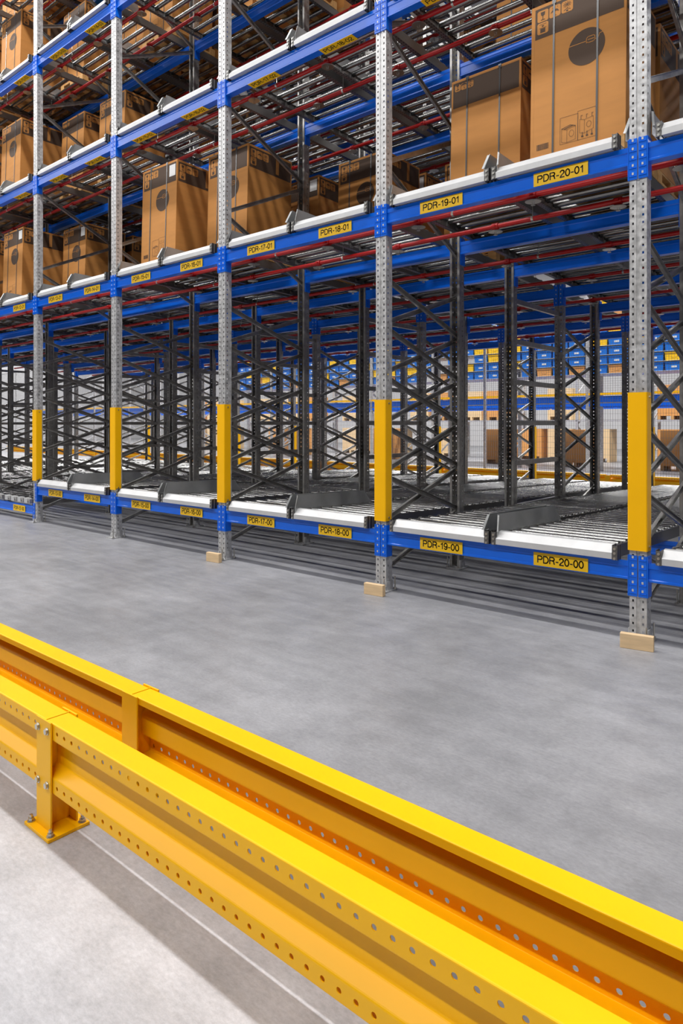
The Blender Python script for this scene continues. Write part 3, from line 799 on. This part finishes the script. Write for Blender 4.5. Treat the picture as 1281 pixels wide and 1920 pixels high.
# barrier beyond the racking
YG = 14.2
for i in range(8):
    x = -1.0 - i * 4.0
    o = put('barrier_rail', RAIL, None, (x, YG, 0.02), (0, 0, math.pi))
    tag(o, 'yellow barrier rail behind the racking, %s from the right' % ORD[i if i else 0].replace('front', 'first').replace('rearmost', 'seventh') if i < 7 else 'yellow barrier rail behind the racking, farthest left', 'barrier rail', 'yellow barrier rails behind the racking')
    barrier_post((x + 0.05, YG, 0.0), math.pi, 'yellow barrier post behind the racking, ' + (['first', 'second', 'third', 'fourth', 'fifth', 'sixth', 'seventh', 'eighth'][i]) + ' from the right', 'barrier posts behind the racking')

# ------------------------------------------------------------------ mesh fence
PWD = 2.0
def fence_wire_mesh():
    mb = MB(); t = 0.0022
    n = 34
    for i in range(n): x = i * PWD / n + 0.02; mb.box(x - t, x + t, -t, t, 0.15, 4.2)
    z = 0.15
    while z < 4.2:
        mb.box(0, PWD, -t, t, z - t, z + t); z += 0.14 if z < 1.9 else 0.055
    return mb.mesh('wire_mesh', M['wire'])
WIRE = fence_wire_mesh()
mb = MB(); mb.box(-0.03, 0.03, -0.03, 0.03, 0, 4.25); mb.box(-0.07, 0.07, -0.07, 0.07, 0, 0.01); FP = mb.mesh('fence_post', M['galv'])
mb = MB(); mb.box(0, PWD, -0.012, 0.012, -0.012, 0.012)
FR = mb.mesh('frame_bar', M['galv'])
NUMW = ['first', 'second', 'third', 'fourth', 'fifth', 'sixth', 'seventh', 'eighth', 'ninth', 'tenth', 'eleventh', 'twelfth', 'thirteenth', 'fourteenth', 'fifteenth', 'sixteenth', 'seventeenth', 'eighteenth', 'nineteenth']
for i in range(19):
    t = thing('fence_panel', 'tall grey wire mesh fence panel behind the racking, %s from the right' % NUMW[i], 'fence', (-3.0 - i * PWD, 16.4, 0), 'wire mesh fence panels')
    put('wire_mesh', WIRE, t); [put('frame_bar', FR, t, (0, 0, z)) for z in (0.14, 1.95, 4.2)]; put('fence_post', FP, t)

# ------------------------------------------------------------------ far racking with totes
YR = 20.0
mb = MB(); mb.box(-0.05, 0.05, 0, 0.08, 0, 6.0); mb.box(-0.05, 0.05, 1.1, 1.18, 0, 6.0); FPOST = mb.mesh('post', M['galv'])
def far_frame():
    mb = MB(); z = 0.2; s = 0
    while z < 5.6:
        mb.bar((0, 0.05 if s == 0 else 1.12, z), (0, 1.12 if s == 0 else 0.05, z + 0.6), 0.03, 0.05); z += 0.6; s = 1 - s
    return mb.mesh('brace', M['wall'])
FBR = far_frame()
FW = 2.7
mb = MB(); mb.box(0.05, FW - 0.05, -0.01, 0.05, -0.17, 0.13); mb.box(0.05, FW - 0.05, -0.016, -0.01, 0.05, 0.13); mb.box(0.05, FW - 0.05, -0.016, -0.01, -0.17, -0.13); FBEAM = mb.mesh('rack_beam', M['blue'])
mb = MB(); mb.box(0.05, FW - 0.05, -0.01, 0.05, -0.03, 0.03); YBEAM = mb.mesh('edge_strip', M['yellow'])
mb = MB(); mb.box(0.0, FW, 0, 1.15, -0.015, 0.0); SHELF = mb.mesh('shelf_board', M['galv'])
for i in range(16):
    x = -2.2 - i * FW
    t = thing('far_rack_frame', 'grey upright frame of the racking behind the fence, %s from the right' % NUMW[i], 'rack frame', (x, YR, 0), 'upright frames of the far racking')
    put('post', FPOST, t); put('brace', FBR, t)
    if i == 15: break
    for j, dy in enumerate((0, 1.1, 2.4, 3.6)):
        o = put('rack_beam', FBEAM, None, (x - FW, YR + dy, 2.13)); tag(o, 'blue beam of the far racking, %s bay from the right, %s row' % (NUMW[i], NUMW[j]), 'beam', 'blue beams of the far racking')
    o = put('edge_strip', YBEAM, None, (x - FW, YR - 0.045, 2.32)); tag(o, 'yellow edge strip above the far blue beams, %s bay from the right' % NUMW[i], 'edge strip', 'yellow edge strips of the far racking')
    if i < 8:
        for j in range(8):
            o = put('shelf_board', SHELF, None, (x - FW, YR, 2.92 + j * 0.27)); tag(o, 'grey shelf board in the far racking, %s bay from right, %s shelf up' % (NUMW[i], NUMW[j]), 'shelf', 'shelf boards of the far racking')
mb = MB(); mb.prism([(-0.22, 0), (0.22, 0), (0.235, 0.22), (-0.235, 0.22)], 'y', 0, 0.55); mb.box(-0.245, 0.245, -0.012, 0.56, 0.205, 0.225); mb.box(-0.07, 0.07, -0.004, 0, 0.07, 0.12, 1)
TOTE = mb.mesh('tote', [M['tote'], M['paper']])
TOTEY = TOTE.copy(); TOTEY.materials.clear(); TOTEY.materials.append(M['yellow_sign']); TOTEY.materials.append(M['paper'])
TOTEO = TOTE.copy(); TOTEO.materials.clear(); TOTEO.materials.append(M['orange']); TOTEO.materials.append(M['paper'])
random.seed(11)
for i in range(8):
    for j in range(8):
        for q in range(5):
            if random.random() < 0.08: continue
            rr = random.random(); me, c = (TOTEO, 'orange') if (j == 0 and rr < 0.35) or rr < 0.04 else ((TOTEY, 'yellow') if rr < 0.22 else (TOTE, 'blue'))
            x = -2.2 - (i + 1) * FW + 0.33 + q * 0.51
            o = put('storage_tote', me, None, (x, YR + 0.02, 2.9205 + j * 0.27))
            tag(o, '%s storage tote, far racking, %s bay from right, %s shelf up, %s from left' % (c, NUMW[i], NUMW[j], NUMW[q]), 'tote', 'storage totes on the far racking')
mb = MB(); mb.box(-0.5, 0.5, 0, 0.8, 0.14, 1.25); mb.box(-0.5, -0.4, 0, 0.8, 0, 0.14, 1); mb.box(-0.05, 0.05, 0, 0.8, 0, 0.14, 1); mb.box(0.4, 0.5, 0, 0.8, 0, 0.14, 1)
LOAD = mb.mesh('load', [M['orange'], M['pallet']])
LOADP = LOAD.copy(); LOADP.materials.clear(); LOADP.materials.append(mat('pale_carton', srgb(226, 196, 150), 0.7)); LOADP.materials.append(M['pallet'])
for n, (x, z) in enumerate(((-3.6, 0), (-5.7, 0), (-8.9, 0), (-11.8, 0), (-17.0, 0), (-22.3, 0))):
    o = put('palletised_carton', LOAD, None, (x - 0.1, YR + 2.6, z)); tag(o, 'large orange carton on a pallet under the far racking, %s from the right' % NUMW[n], 'carton', 'cartons under the far racking')
mb = MB(); mb.box(0, FW, 0, 1.0, -0.06, 0.0); DECK = mb.mesh('deck_panel', M['galv'])
random.seed(5)
n = 0
for i in range(12):
    x = -2.2 - i * FW
    o = put('deck_panel', DECK, None, (x - FW, YR + 6.0, 1.60)); tag(o, 'grey deck panel in the back row of the far racking, %s bay from the right' % NUMW[i], 'shelf', 'deck panels of the back row')
    t = thing('far_rack_frame', 'grey upright frame in the back row of the far racking, %s from right' % NUMW[i], 'rack frame', (x, YR + 6.0, 0), 'upright frames of the back row')
    put('post', FPOST, t); put('brace', FBR, t)
    for q, off in ((0, 0.72), (1, 1.98)):
        for lv, z in ((0, 0.0), (1, 1.6)):
            if random.random() < 0.35: continue
            o = put('palletised_carton', LOADP if random.random() < 0.6 else LOAD, None, (x - FW + off, YR + 6.1, z))
            tag(o, 'carton on pallet in back row, %s, %s half of %s bay from right' % ('on the deck' if lv else 'on the floor', 'left' if q == 0 else 'right', NUMW[i]), 'carton', 'cartons in the back row of the far racking')
